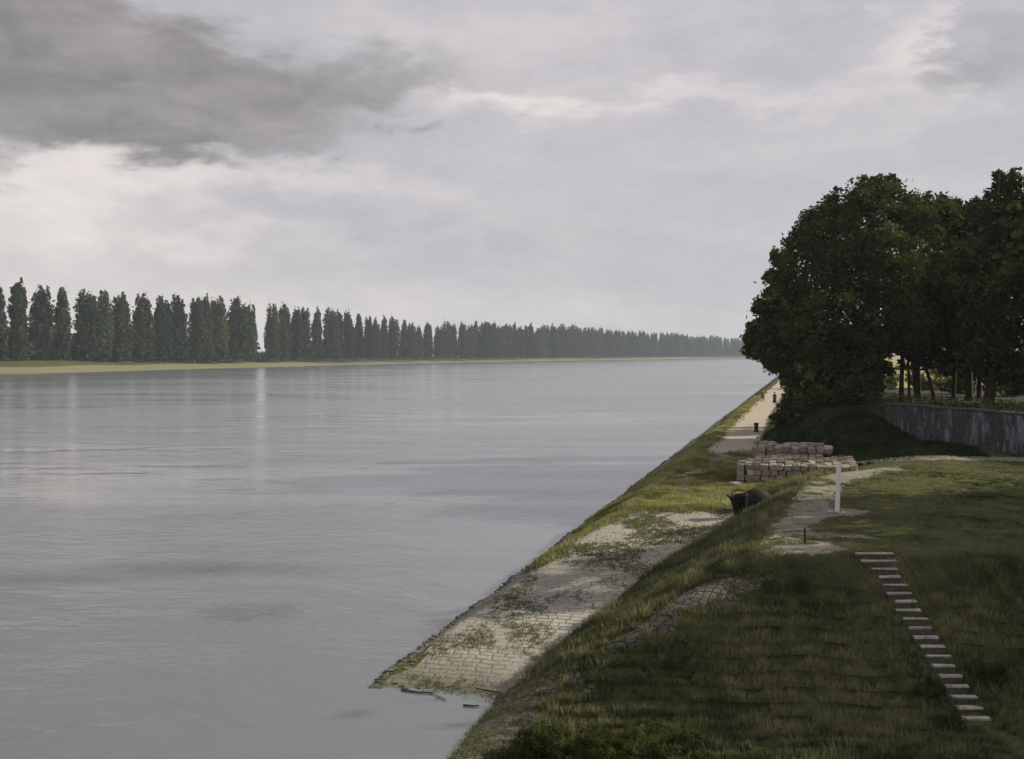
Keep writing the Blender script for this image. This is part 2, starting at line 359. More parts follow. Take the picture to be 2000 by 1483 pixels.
def grid(ys, qs):
    Q, Y = np.meshgrid(qs, ys); X = Q + K * Y
    return X, Y
ys = np.concatenate([np.linspace(-40, 18, 20), np.arange(18.5, 24, .5), np.arange(24, 58, .13), np.arange(58, 112, .35), 112 * 1.05 ** np.arange(0, 76)])
qs = np.concatenate([np.array([-60, -30, -20, -16.]), np.arange(-14, 8, .13), np.arange(8, 30, .4), 30 * 1.1 ** np.arange(0, 42)])
GX, GY = grid(ys, qs); GZ = height(GX, GY)
FL = sst((GY - 500) / 500); GZ = np.where(GX - K * GY > -8, GZ, GZ)
ny, nx = GX.shape
V = np.stack([GX.ravel(), GY.ravel(), GZ.ravel()], 1)
idx = np.arange(ny * nx).reshape(ny, nx)
Q4 = np.stack([idx[:-1, :-1], idx[:-1, 1:], idx[1:, 1:], idx[1:, :-1]], -1).reshape(-1, 4)
cen = V[Q4].mean(1); reg = region(cen[:, 0], cen[:, 1])
for code, nm, mt in ((0, 'ground', 'turf'), (1, 'slipway', 'cobble'), (2, 'embankment', 'pitch'), (3, 'path', 'path'), (4, 'worn_path', 'worn'), (5, 'riverbank', 'wet'), (6, 'meadow', 'meadow'), (7, 'shade_toned_floor', 'shade_ground')):
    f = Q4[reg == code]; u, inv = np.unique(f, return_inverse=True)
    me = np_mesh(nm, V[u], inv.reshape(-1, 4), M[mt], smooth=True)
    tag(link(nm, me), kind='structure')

# ---------------------------------------------------------------- the river
def mat_water():
    b = N('river_water'); v = coords(b, 'Object', (1, 1, 1), (0, 0, -.27))
    v1 = coords(b, 'Object', (.55, 1, 1), (0, 0, 0))
    small = noise(b, v1, 1.6, 4, .5, .3)
    mid = noise(b, coords(b, 'Object', (.25, .55, 1)), .35, 5, .55, 1.2)
    patch = ramp(b, noise(b, coords(b, 'Object', (.010, .035, 1)), 1.0, 6, .6, 1.0), [(.35, 0.), (.68, 1.)])
    boil = ramp(b, noise(b, coords(b, 'Object', (.06, .1, 1)), 1.0, 4, .5, 1.5), [(.45, 0.), (.65, 1.)])
    amp = math_(b, 'ADD', .3, patch); amp = math_(b, 'ADD', amp, math_(b, 'MULTIPLY', boil, .6))
    h = math_(b, 'ADD', math_(b, 'MULTIPLY', math_(b, 'MULTIPLY', small, amp), .05), math_(b, 'MULTIPLY', math_(b, 'MULTIPLY', mid, amp), .22))
    sp = b.n('ShaderNodeSeparateXYZ'); b.l(coords(b), sp.inputs[0])     # eddies where the current boils up
    for (ex, ey, ea, eb) in ((-13.5, 47.5, 4.5, 1.5), (-19.5, 45.3, 3.5, 1.0), (-9.5, 39.5, 1.8, 1.6)):
        dx = math_(b, 'MULTIPLY', math_(b, 'SUBTRACT', sp.outputs[0], ex), 1 / ea); dy = math_(b, 'MULTIPLY', math_(b, 'SUBTRACT', sp.outputs[1], ey), 1 / eb)
        mk = math_(b, 'EXPONENT', math_(b, 'MULTIPLY', math_(b, 'ADD', math_(b, 'MULTIPLY', dx, dx), math_(b, 'MULTIPLY', dy, dy)), -1.0))
        h = math_(b, 'ADD', h, math_(b, 'MULTIPLY', math_(b, 'MULTIPLY', mk, noise(b, coords(b, 'Object', (.5, 1.5, 1)), 2.6 / eb, 2, .5, 3.0)), .15 * eb))
    col = mixc(b, ramp(b, noise(b, coords(b, 'Object', (.03, .05, 1)), 1., 5, .6, .8), [(.3, 0.), (.7, 1.)]), (.090, .102, .115), (.122, .134, .145))
    rg = math_(b, 'ADD', .13, math_(b, 'MULTIPLY', patch, .12))
    p = b.n('ShaderNodeBsdfPrincipled'); o = b.n('ShaderNodeOutputMaterial')
    b.l(col, p.inputs['Base Color']); b.l(rg, p.inputs['Roughness']); p.inputs['IOR'].default_value = 1.42; p.inputs['Specular IOR Level'].default_value = 1.0
    u = b.n('ShaderNodeBump'); u.inputs['Strength'].default_value = .55; u.inputs['Distance'].default_value = .8
    b.l(h, u.inputs['Height']); b.l(u.outputs['Normal'], p.inputs['Normal']); b.l(p.outputs[0], o.inputs['Surface'])
    return b.m
M['water'] = mat_water()
tag(mesh_obj('river_water', [(-3400, -300, 0), (3400, -300, 0), (3400, 5300, 0), (-3400, 5300, 0)], [(0, 1, 2, 3)], M['water']), kind='structure')

# ---------------------------------------------------------------- the far bank
FAR = [(-900, 60), (-500, 300), (-300, 505)] + [((px - 1000) / F * d, d) for px, d in ((72, 530), (250, 605), (400, 712), (500, 767), (700, 990), (850, 1180), (1000, 1380), (1200, 1780), (1447, 2450), (1560, 3100), (1640, 4200))] + [(2200, 5200)]
prof = [(-30, -3), (0, -.02), (5, .5), (14, 1.5), (26, 3.0), (42, 5.6), (60, 5.9), (400, 5.7), (1000, 5.6), (2000, 5.6)]
fp = []
for i in range(len(FAR) - 1):
    a = np.array(FAR[i]); c = np.array(FAR[i + 1]); n = max(1, int(np.linalg.norm(c - a) / 18))
    for k in range(n): fp.append(a + (c - a) * k / n)
fp = np.array(fp); fp[:, 0] += 5 * (fbm(fp[:, 1] * .02, fp[:, 0] * 0, 3) - .5)
OFF = np.array([-.82, .57]); OFF /= np.linalg.norm(OFF)
FV = []
for i, p in enumerate(fp):
    for j, (d, z) in enumerate(prof):
        dd = d + (3 * math.sin(i * .7) * (1 if 3 < d < 50 else 0)); jj = 0 if d > 100 else .3 * math.sin(i * 1.3 + j)
        FV.append((p[0] + OFF[0] * dd, p[1] + OFF[1] * dd, z + (jj if 3 < d else 0)))
FV = np.array(FV); m = len(prof)
ids = np.arange(len(FV)).reshape(-1, m); fq = np.stack([ids[:-1, :-1], ids[1:, :-1], ids[1:, 1:], ids[:-1, 1:]], -1)
g1 = np_mesh('far_bank', FV, fq[:, :4].reshape(-1, 4), M['gravel'], smooth=True); tag(link('far_bank', g1), kind='structure')
g2 = np_mesh('far_meadow', FV, fq[:, 4:].reshape(-1, 4), M['turf'], smooth=True); tag(link('far_meadow', g2), kind='structure')

# ---------------------------------------------------------------- leaves
def leaves(P, size, rng, tint=None, up=0.0, asp=.62):
    """small leaf-clump quads at points P"""
    n = len(P)
    nrm = rng.normal(size=(n, 3)); nrm[:, 2] = np.abs(nrm[:, 2]) + up; nrm /= np.linalg.norm(nrm, axis=1)[:, None]
    a = rng.normal(size=(n, 3)); a -= (a * nrm).sum(1)[:, None] * nrm; a /= np.linalg.norm(a, axis=1)[:, None]
    b = np.cross(nrm, a); s = (size * rng.uniform(.4, 1.3, n))[:, None]
    V = np.stack([P - a * s, P - b * s * asp * .8, P + a * s, P + b * s * asp], 1).reshape(-1, 3)
    Fc = np.arange(4 * n).reshape(n, 4)
    t = rng.random(n) if tint is None else tint
    return V, Fc, np.repeat(np.clip(t, 0, 1), 4)
def clump_points(lobes, n, rng, sub=28, rsub=.26, fill=.22):
    """lobes: (cx,cy,cz,rx,ry,rz). points bunch round twig ends spread over and inside each lobe"""
    vol = np.array([l[3] * l[5] for l in lobes]); cnt = (vol / vol.sum() * n).astype(int)
    out = []; tn = []
    for l, c in zip(lobes, cnt):
        d = rng.normal(size=(sub, 3)); d /= np.linalg.norm(d, axis=1)[:, None]
        rr = rng.uniform(.55, 1.0, sub) ** .6; cc = d * rr[:, None]; ct = rng.random(sub)
        k = rng.integers(0, sub, c); g = rng.normal(size=(c, 3)); g *= (rsub * rng.random(c) ** .5 / np.linalg.norm(g, axis=1))[:, None]
        p = cc[k] + g; nf = int(c * fill)
        if nf: p[:nf] = rng.normal(size=(nf, 3)) * .38
        out.append(p * np.array(l[3:6]) + np.array(l[:3])); tn.append(np.clip(.65 * ct[k] + .35 * rng.random(c), 0, 1))
    return np.concatenate(out), np.concatenate(tn)
def tube(pts, rad, seg=8):
    V = []; Fc = []
    for i, p in enumerate(pts):
        p = Vector(p); a = Vector(pts[max(0, i - 1)]); c = Vector(pts[min(len(pts) - 1, i + 1)]); d = (c - a).normalized()
        u = d.orthogonal().normalized(); v = d.cross(u)
        for k in range(seg):
            t = 2 * math.pi * k / seg; V.append(p + (u * math.cos(t) + v * math.sin(t)) * rad[i])
    for i in range(len(pts) - 1):
        for k in range(seg):
            a = i * seg + k; c = i * seg + (k + 1) % seg; Fc.append((a, c, c + seg, a + seg))
    V += [Vector(pts[0]), Vector(pts[-1])]; n = len(V)
    for k in range(seg):
        Fc.append((n - 2, (k + 1) % seg, k)); b0 = (len(pts) - 1) * seg; Fc.append((n - 1, b0 + k, b0 + (k + 1) % seg))
    return V, Fc
class MB:
    def __init__(s): s.v = []; s.f = []
    def add(s, V, Fc): o = len(s.v); s.v += [Vector(x) for x in V]; s.f += [tuple(i + o for i in f) for f in Fc]; return s
    def tube(s, *a, **k): return s.add(*tube(*a, **k))
    def box(s, c, d, jit=0, rnd=None):
        x, y, z = c; a, b_, h = d[0] / 2, d[1] / 2, d[2] / 2; r = rnd or random
        V = [Vector((x + sx_ * a, y + sy_ * b_, z + sz_ * h)) + Vector([(r.random() - .5) * jit for _ in range(3)]) for sz_ in (-1, 1) for sx_, sy_ in ((-1, -1), (1, -1), (1, 1), (-1, 1))]
        return s.add(V, [(0, 3, 2, 1), (4, 5, 6, 7), (0, 1, 5, 4), (1, 2, 6, 5), (2, 3, 7, 6), (3, 0, 4, 7)])
    def obj(s, name, mat, parent=None, smooth=False, loc=(0, 0, 0)): return mesh_obj(name, s.v, s.f, mat, parent, smooth, loc)

# ---------------------------------------------------------------- poplars on the far bank
PROT = []
for k in range(8):
    rng = np.random.default_rng(100 + k); lobes = []
    ns = [4, 3, 5, 3, 4, 2, 5, 4][k]; wd = [7.2, 6.2, 7.6, 6.6, 7.0, 5.4, 7.4, 6.4][k]; ns += 1
    for j in range(ns):
        x = rng.uniform(-wd, wd) * .72 if j else 0; y = rng.uniform(-wd, wd) * .7 if j else 0
        top = 1.0 - .05 * rng.random() if j == 0 else rng.uniform(.74, .98)
        for zc, zr, wr in ((.22, .20, .95), (.45, .24, 1.0), (.66, .22, .85), (.85, .15, .50)):
            lobes.append((x * (1 - .2 * zc), y, zc * top * 40 + 1.0, wr * wd * .60, wr * wd * .60, zr * top * 40))
    lobes += [(rng.uniform(-3, 3), rng.uniform(-3, 3), 5, 4.2, 4.2, 5) for _ in range(3)]
    P, tn = clump_points(lobes, 9500, rng, 18, .32, .35)
    tn = tn[P[:, 2] > .4]; P = P[P[:, 2] > .4]
    V_, F_, T_ = leaves(P, .85, rng, tn, .0, .7)
    cm = np_mesh('crown', V_, F_, M['poplar'], T_)
    tr = MB().tube([(0, 0, -1), (0, 0, 6), (.2, 0, 18), (0, .2, 34)], [.75, .6, .4, .12], 7)
    for j in range(6):
        a = rng.uniform(0, 6.28); z0 = rng.uniform(3, 14); tr.tube([(0, 0, z0), (math.cos(a) * 1.8, math.sin(a) * 1.8, z0 + 5), (math.cos(a) * 2.4, math.sin(a) * 2.4, z0 + 16)], [.28, .2, .06], 5)
    tm = bpy.data.meshes.new('trunk'); tm.from_pydata([tuple(x) for x in tr.v], [], tr.f); tm.materials.append(M['popbark'])
    PROT.append((cm, tm))
# photograph columns and heights of the individually visible trees at the left (x, top row)
near = [(-45, 548), (0, 552), (40, 545), (78, 552), (118, 556), (160, 560), (200, 562), (240, 566), (282, 568), (312, 574), (342, 572), (378, 576), (404, 574), (432, 574), (460, 572), (487, 588)]
mid = [(535, 592), (555, 590), (577, 598), (600, 596), (620, 600), (640, 597), (660, 606), (680, 604), (700, 610), (716, 614), (733, 618), (750, 616), (768, 618), (790, 622), (806, 628), (819, 634), (835, 628)]
def rowD(px):   # distance of the row, from the table of the bank line
    return float(np.interp(px, [-60, 72, 250, 400, 500, 700, 850, 1000, 1200, 1447, 1560], [540, 590, 655, 735, 800, 990, 1180, 1390, 1790, 2450, 3000])) + 12
def poplar(px, top, label, group, w_=1.0, dd=0.0):
    d = rowD(px) + dd; z = 5.7; hgt = (H - z) + (HOR - top) / F * d
    k = random.randrange(8); s = hgt / 40.5; sw = s * w_ * random.uniform(.86, 1.12)
    o = empty('poplar_tree', ((px - 1000) / F * d, d, z - .2), random.uniform(0, 6.28)); tag(o, label, 'tree', group)
    o.scale = (sw, sw, s)
    link('crown', PROT[k][0], o); link('trunk', PROT[k][1], o)
ordn = ['first', 'second', 'third', 'fourth', 'fifth', 'sixth', 'seventh', 'eighth', 'ninth', 'tenth', 'eleventh', 'twelfth', 'thirteenth', 'fourteenth', 'fifteenth', 'sixteenth']
shown = [t for t in near]
for i, (px, top) in enumerate(shown):
    j = len(shown) - 1 - i
    poplar(px, top, 'tall broad poplar on the far bank, %s left of the widest sky gap' % ordn[j], 'poplars lining the far bank', .72 if j == 0 else 1.05)
for i, (px, top) in enumerate(mid):
    if i == len(mid) - 1: lab = 'pointed poplar standing alone just left of the second gap in the far row'
    else: lab = 'bluish poplar on the far bank, %s right of the widest sky gap' % ordn[i]
    poplar(px, top, lab, 'poplars lining the far bank', .72 if i == 0 else .95)
x = 862.0; first = True
while x < 1560:
    top = float(np.interp(x, [860, 905, 1000, 1050, 1100, 1200, 1340, 1360, 1450, 1560], [630, 628, 632, 634, 636, 644, 652, 656, 657, 668])) + random.uniform(-5, 5) * (1 if x < 1200 else .5)
    if x < 1096: lab, g = 'small bluish poplar in the run just right of the second sky gap', 'far poplars right of the second gap'
    elif x < 1350: lab, g = 'distant blue poplar in the low close row along the river bend', 'distant poplars along the river bend'
    else: lab, g = 'faintest tiny poplar at the far end of the row beside the big dark trees', 'poplars at the far end of the row'
    poplar(x, top, lab, g, .95, random.uniform(-8, 12))
    x += float(np.interp(x, [860, 1100, 1450, 1560], [13.5, 9.0, 6.0, 6.0])) * random.uniform(.8, 1.2)
# low thicket under and behind the poplars
rng = np.random.default_rng(5); P = []
for px in np.arange(-80, 1600, 3.0):
    if 500 < px < 524: hh = 5
    else: hh = rng.uniform(9, 20)
    d = rowD(px) + rng.uniform(12, 40); n = 42
    g = rng.random((n, 3)); sp = d * 7 / F
    P.append(np.stack([(px - 1000) / F * d + (g[:, 0] - .5) * sp * 2, d + (g[:, 1] - .5) * 20, 5.3 + hh * g[:, 2] ** .8], 1))
P = np.concatenate(P); V_, F_, T_ = leaves(P, 1.5, rng, None, .2, .8)
tag(link('thicket', np_mesh('thicket', V_, F_, M['poplar'], T_)), 'low dense undergrowth filling the foot of the poplar row on the far bank', 'undergrowth', None, 'stuff')

# ---------------------------------------------------------------- the big trees on the right
def big_tree(name, label, base, lobes_px, D0, n, leaf=.30, trunk_r=.55, lean=(0, 0), group=None, mat='crown', sub=26, limbs=9, seed=0, cat='tree'):
    """lobes given as photograph column, row, radius and depth, each turned into a real ellipsoid at its distance"""
    rng = np.random.default_rng(seed + 50); rr = random.Random(seed)
    bx, by = base; bz = hz(bx, by) - .1
    o = empty(name, (bx, by, bz)); tag(o, label, cat, group)
    lobes = []
    for (px, py, rp, dz) in lobes_px:
        d = D0 + dz; c = PD(px, py, d); r = rp / F * d; lobes.append((c[0] - bx, c[1] - by, c[2] - bz, r, r * 1.05, r * .88))
    P, tn = clump_points(lobes, n, rng, sub, .30, .30)
    V_, F_, T_ = leaves(P, leaf, rng, tn, .35)
    link('crown', np_mesh('crown', V_, F_, M[mat], T_), o)
    ztop = max(l[2] for l in lobes); zlow = min(l[2] - l[5] for l in lobes)
    cx = sum(l[0] for l in lobes) / len(lobes) * .5; cy = sum(l[1] for l in lobes) / len(lobes) * .5
    hf = max(2.2, min(zlow + 1.5, ztop * .45))
    t = MB().tube([(0, 0, -.4), (lean[0] * .1, lean[1] * .1, .5), (lean[0] * .5, lean[1] * .5, hf * .55), (lean[0], lean[1], hf), (lean[0] + cx * .6, lean[1] + cy * .6, (hf + ztop) / 2), (cx, cy, ztop)],
                  [trunk_r * 1.45, trunk_r * 1.05, trunk_r * .9, trunk_r * .8, trunk_r * .45, .06], 10)
    for l in rr.sample(lobes, min(limbs, len(lobes))):
        s0 = Vector((lean[0], lean[1], hf * rr.uniform(.8, 1.1))); e = Vector(l[:3]); mdl = s0.lerp(e, .5) + Vector((rr.uniform(-.5, .5), rr.uniform(-.5, .5), .8))
        t.tube([s0, mdl, e], [trunk_r * .42, trunk_r * .26, .05], 6)
    t.obj('trunk', M['bark'], o, True); return o

# main spreading tree
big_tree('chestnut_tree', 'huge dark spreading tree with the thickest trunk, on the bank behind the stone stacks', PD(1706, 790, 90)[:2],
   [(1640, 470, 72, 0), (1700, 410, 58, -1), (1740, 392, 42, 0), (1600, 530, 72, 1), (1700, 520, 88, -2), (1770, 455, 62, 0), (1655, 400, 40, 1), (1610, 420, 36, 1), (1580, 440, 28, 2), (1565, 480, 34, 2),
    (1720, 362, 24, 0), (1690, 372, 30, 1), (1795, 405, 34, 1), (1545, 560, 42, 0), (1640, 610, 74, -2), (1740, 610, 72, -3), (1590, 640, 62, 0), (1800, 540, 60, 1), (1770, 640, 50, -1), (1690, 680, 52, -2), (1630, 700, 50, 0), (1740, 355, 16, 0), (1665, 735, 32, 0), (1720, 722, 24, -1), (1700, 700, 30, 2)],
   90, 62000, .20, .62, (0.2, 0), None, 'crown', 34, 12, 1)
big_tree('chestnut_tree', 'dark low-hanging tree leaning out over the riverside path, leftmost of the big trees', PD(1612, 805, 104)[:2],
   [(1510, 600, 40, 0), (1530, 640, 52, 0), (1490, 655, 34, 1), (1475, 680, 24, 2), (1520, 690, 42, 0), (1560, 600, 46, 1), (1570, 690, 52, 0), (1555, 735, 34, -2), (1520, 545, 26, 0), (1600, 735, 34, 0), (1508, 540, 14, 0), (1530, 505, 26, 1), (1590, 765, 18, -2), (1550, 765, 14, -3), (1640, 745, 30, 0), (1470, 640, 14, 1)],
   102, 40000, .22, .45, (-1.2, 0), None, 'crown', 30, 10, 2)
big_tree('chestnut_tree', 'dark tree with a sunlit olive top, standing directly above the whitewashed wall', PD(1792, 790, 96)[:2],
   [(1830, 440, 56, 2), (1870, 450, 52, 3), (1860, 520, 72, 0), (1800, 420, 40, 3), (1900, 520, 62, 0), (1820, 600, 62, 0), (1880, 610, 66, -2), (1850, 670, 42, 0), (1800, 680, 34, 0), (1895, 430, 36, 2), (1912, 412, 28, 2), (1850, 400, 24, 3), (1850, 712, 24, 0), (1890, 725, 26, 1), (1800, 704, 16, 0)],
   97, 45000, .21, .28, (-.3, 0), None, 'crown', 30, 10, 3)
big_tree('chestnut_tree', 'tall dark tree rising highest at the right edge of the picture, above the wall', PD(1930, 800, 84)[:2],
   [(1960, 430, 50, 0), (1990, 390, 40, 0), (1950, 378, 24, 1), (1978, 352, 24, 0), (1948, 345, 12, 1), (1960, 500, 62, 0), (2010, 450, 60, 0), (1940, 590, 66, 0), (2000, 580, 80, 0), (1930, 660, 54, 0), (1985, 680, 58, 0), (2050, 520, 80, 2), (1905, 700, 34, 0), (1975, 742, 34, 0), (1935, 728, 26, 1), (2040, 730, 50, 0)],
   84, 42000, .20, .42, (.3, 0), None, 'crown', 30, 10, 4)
# slender trees standing under the canopy along the terrace
slim = [(1760, .20, (0.1, 0), 'slender dark trunk with ivy, nearest on the right of the thickest trunk'),
        (1776, .12, (-.1, 0), 'thin straight young tree between two stouter trunks above the wall'),
        (1796, .13, (-.1, 0), 'thin young tree with a knot of leaves halfway up its trunk above the wall'),
        (1826, .16, (-1.0, 0), 'young tree whose thin trunk leans strongly to the left above the wall'),
        (1862, .18, (.2, 0), 'young dark tree just right of the leaning trunk above the wall'),
        (1893, .30, (0, 0), 'stout dark trunk left of the narrow slits of light at the right edge'),
        (1912, .20, (.1, 0), 'straight trunk between the two narrow slits of light at the right edge')]
for i, (px, r_, ln, lab) in enumerate(slim):
    d = 89 + (i * 2.3) % 5
    lb = [(px + ln[0] * 22, 640, 34, 0), (px + ln[0] * 22 + 14, 668, 24, 1), (px + ln[0] * 22 - 16, 676, 22, 0), (px, 600, 36, 1), (px + ln[0] * 10 + 4, 712, 12, 0)]
    big_tree('young_tree', lab, PD(px, 800, d)[:2], lb, d, 1900, .22, r_, ln, 'slender trees above the whitewashed wall', 'crown', 14, 4, 20 + i)
# trees outside the frame on the right whose shade falls on the lawn
for i, (x, y, s) in enumerate([(37, 47, 1.0), (42, 38, 1.05), (50, 43, 1.1), (39, 31, .9), (48, 30, 1.0), (45, 78, 1.25), (50, 88, 1.3)]):
    o = None; rng = np.random.default_rng(300 + i); bz = hz(x, y)
    o = empty('park_tree', (x, y, bz)); tag(o, 'broad dark park tree on the terrace to the right of the lawn', 'tree', 'shade trees beside the lawn')
    lb = [(rng.uniform(-4, 4) * s, rng.uniform(-4, 4) * s, rng.uniform(6, 13) * s, 3.8 * s, 3.8 * s, 3.4 * s) for _ in range(10)]
    P, tn = clump_points(lb, 9000, rng, 20, .3, .3); V_, F_, T_ = leaves(P, .36, rng, tn)
    link('crown', np_mesh('crown', V_, F_, M['crown'], T_), o)
    MB().tube([(0, 0, -.4), (0, 0, 3), (.2, .2, 11 * s)], [.6, .45, .1], 9).obj('trunk', M['bark'], o, True)
# sunlit trees far behind the terrace
bg = [(1640, 735, 44, 230), (1720, 728, 40, 240), (1766, 735, 22, 260), (1860, 722, 46, 230), (1925, 730, 34, 220), (1990, 722, 44, 240), (1815, 727, 14, 330)]
for i, (px, py, r_, d) in enumerate(bg):
    lb = [(px + random.uniform(-.6, .6) * r_, py + random.uniform(-.5, .3) * r_, r_ * .55, random.uniform(-3, 3)) for _ in range(7)]
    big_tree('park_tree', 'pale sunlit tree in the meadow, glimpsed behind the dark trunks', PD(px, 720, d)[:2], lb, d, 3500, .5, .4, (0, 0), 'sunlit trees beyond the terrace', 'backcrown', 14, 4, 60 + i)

def shrub(name, label, x, y, r_, h_, n, leaf, mat, seed, group=None, cat='shrub', asp=.62):
    rng = np.random.default_rng(seed); z = hz(x, y) - .05
    o = empty(name, (x, y, z)); tag(o, label, cat, group)
    lb = [(rng.uniform(-.6, .6) * r_, rng.uniform(-.6, .6) * r_, rng.uniform(.25, .75) * h_, r_ * .45, r_ * .45, h_ * .38) for _ in range(7)]
    P, tn = clump_points(lb, n, rng, 14, .3, .2); P[:, 2] = np.abs(P[:, 2]); V_, F_, T_ = leaves(P, leaf, rng, tn, .3, asp)
    link('foliage', np_mesh('foliage', V_, F_, M[mat], T_), o)
    st = MB()
    for _ in range(7):
        a = rng.uniform(0, 6.28); st.tube([(0, 0, -.1), (math.cos(a) * r_ * .3, math.sin(a) * r_ * .3, h_ * .4), (math.cos(a) * r_ * .55, math.sin(a) * r_ * .55, h_ * .75)], [.03, .02, .006], 5)
    st.obj('stem', M['bark'], o); return o
# bushes on the embankment beside the path and on the terrace rim
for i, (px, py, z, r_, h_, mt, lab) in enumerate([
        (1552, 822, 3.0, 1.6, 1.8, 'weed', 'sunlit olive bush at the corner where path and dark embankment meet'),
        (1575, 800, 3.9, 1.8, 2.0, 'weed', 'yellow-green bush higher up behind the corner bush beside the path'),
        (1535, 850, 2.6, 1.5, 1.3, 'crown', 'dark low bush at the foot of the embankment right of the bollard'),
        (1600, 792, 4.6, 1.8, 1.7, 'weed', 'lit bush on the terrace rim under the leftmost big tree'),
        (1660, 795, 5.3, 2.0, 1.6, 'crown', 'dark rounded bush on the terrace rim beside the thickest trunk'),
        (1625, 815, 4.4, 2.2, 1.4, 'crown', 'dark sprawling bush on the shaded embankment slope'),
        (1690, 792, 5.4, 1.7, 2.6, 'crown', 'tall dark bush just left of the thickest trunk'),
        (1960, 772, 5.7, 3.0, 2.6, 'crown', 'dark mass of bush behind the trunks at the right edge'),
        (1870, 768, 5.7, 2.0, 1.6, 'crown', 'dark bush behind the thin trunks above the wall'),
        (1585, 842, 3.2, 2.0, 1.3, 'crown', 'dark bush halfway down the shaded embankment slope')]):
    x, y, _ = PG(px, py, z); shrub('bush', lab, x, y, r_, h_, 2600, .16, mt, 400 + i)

for i, (px, d, r_, h_, lab) in enumerate([(1745, 118, 1.6, 2.4, 'light feathery bush seen just right of the thickest trunk'), (1786, 124, 1.5, 2.0, 'yellow-green bush glimpsed between the thin trunks'), (1812, 116, 1.3, 1.5, 'small lit bush at the foot of the leaning trunk'),
        (1842, 122, 1.9, 3.0, 'lit bush right of the leaning trunk above the wall'), (1880, 119, 1.8, 3.4, 'olive bush behind the stout trunk above the wall'), (1925, 118, 2.2, 3.6, 'dim bush behind the trunks at the right edge')]):
    shrub('bush', lab, (px - 1000) / F * d, d, r_, h_, 1500, .15, 'backcrown', 700 + i)
# ---------------------------------------------------------------- whitewashed retaining wall
wl = empty('retaining_wall', (wall_x(69), 69, 3.3)); tag(wl, 'long retaining wall with flaking whitewash below the dark trees', 'wall')
mb = MB(); cp = MB(); ysw = np.linspace(42, 80.6, 34); ox, oy = wall_x(69), 69
def wring(y, x0, x1, z0, z1): return [(wall_x(y) - ox + x0, y - oy, z0), (wall_x(y) - ox + x1, y - oy, z0), (wall_x(y) - ox + x1, y - oy, z1), (wall_x(y) - ox + x0, y - oy, z1)]
def prism(mbx, x0, x1, z0f, z1f):
    V = []; Fc = []
    for y in ysw: V += wring(y, x0, x1, z0f(y), z1f(y))
    for i in range(len(ysw) - 1):
        for k in range(4): a = i * 4 + k; c = i * 4 + (k + 1) % 4; Fc.append((a, c, c + 4, a + 4))
    Fc += [(3, 2, 1, 0), tuple(len(V) - 4 + k for k in range(4))]; mbx.add(V, Fc)
prism(mb, -.22, .30, lambda y: -1.2, lambda y: 2.42 + .03 * math.sin(y)); prism(cp, -.30, .36, lambda y: 2.46 + .03 * math.sin(y), lambda y: 2.58 + .03 * math.sin(y))
mb.obj('wall_face', M['wall'], wl); cp.obj('coping', M['cap'], wl)
# dark hedge along the top of the wall
rng = np.random.default_rng(77); hv = []
for y in np.arange(44, 92, .12):
    for _ in range(22): hv.append((wall_x(min(y, 80.6)) + .9 + rng.uniform(-.55, .6) - max(0, y - 80.6) * .25, y, 5.6 + rng.uniform(0, .95)))
V_, F_, T_ = leaves(np.array(hv), .09, rng, None, .1)
hd = link('hedge', np_mesh('hedge', V_, F_, M['crown'], T_)); tag(hd, 'low dark hedge running along the top of the whitewashed wall', 'hedge')

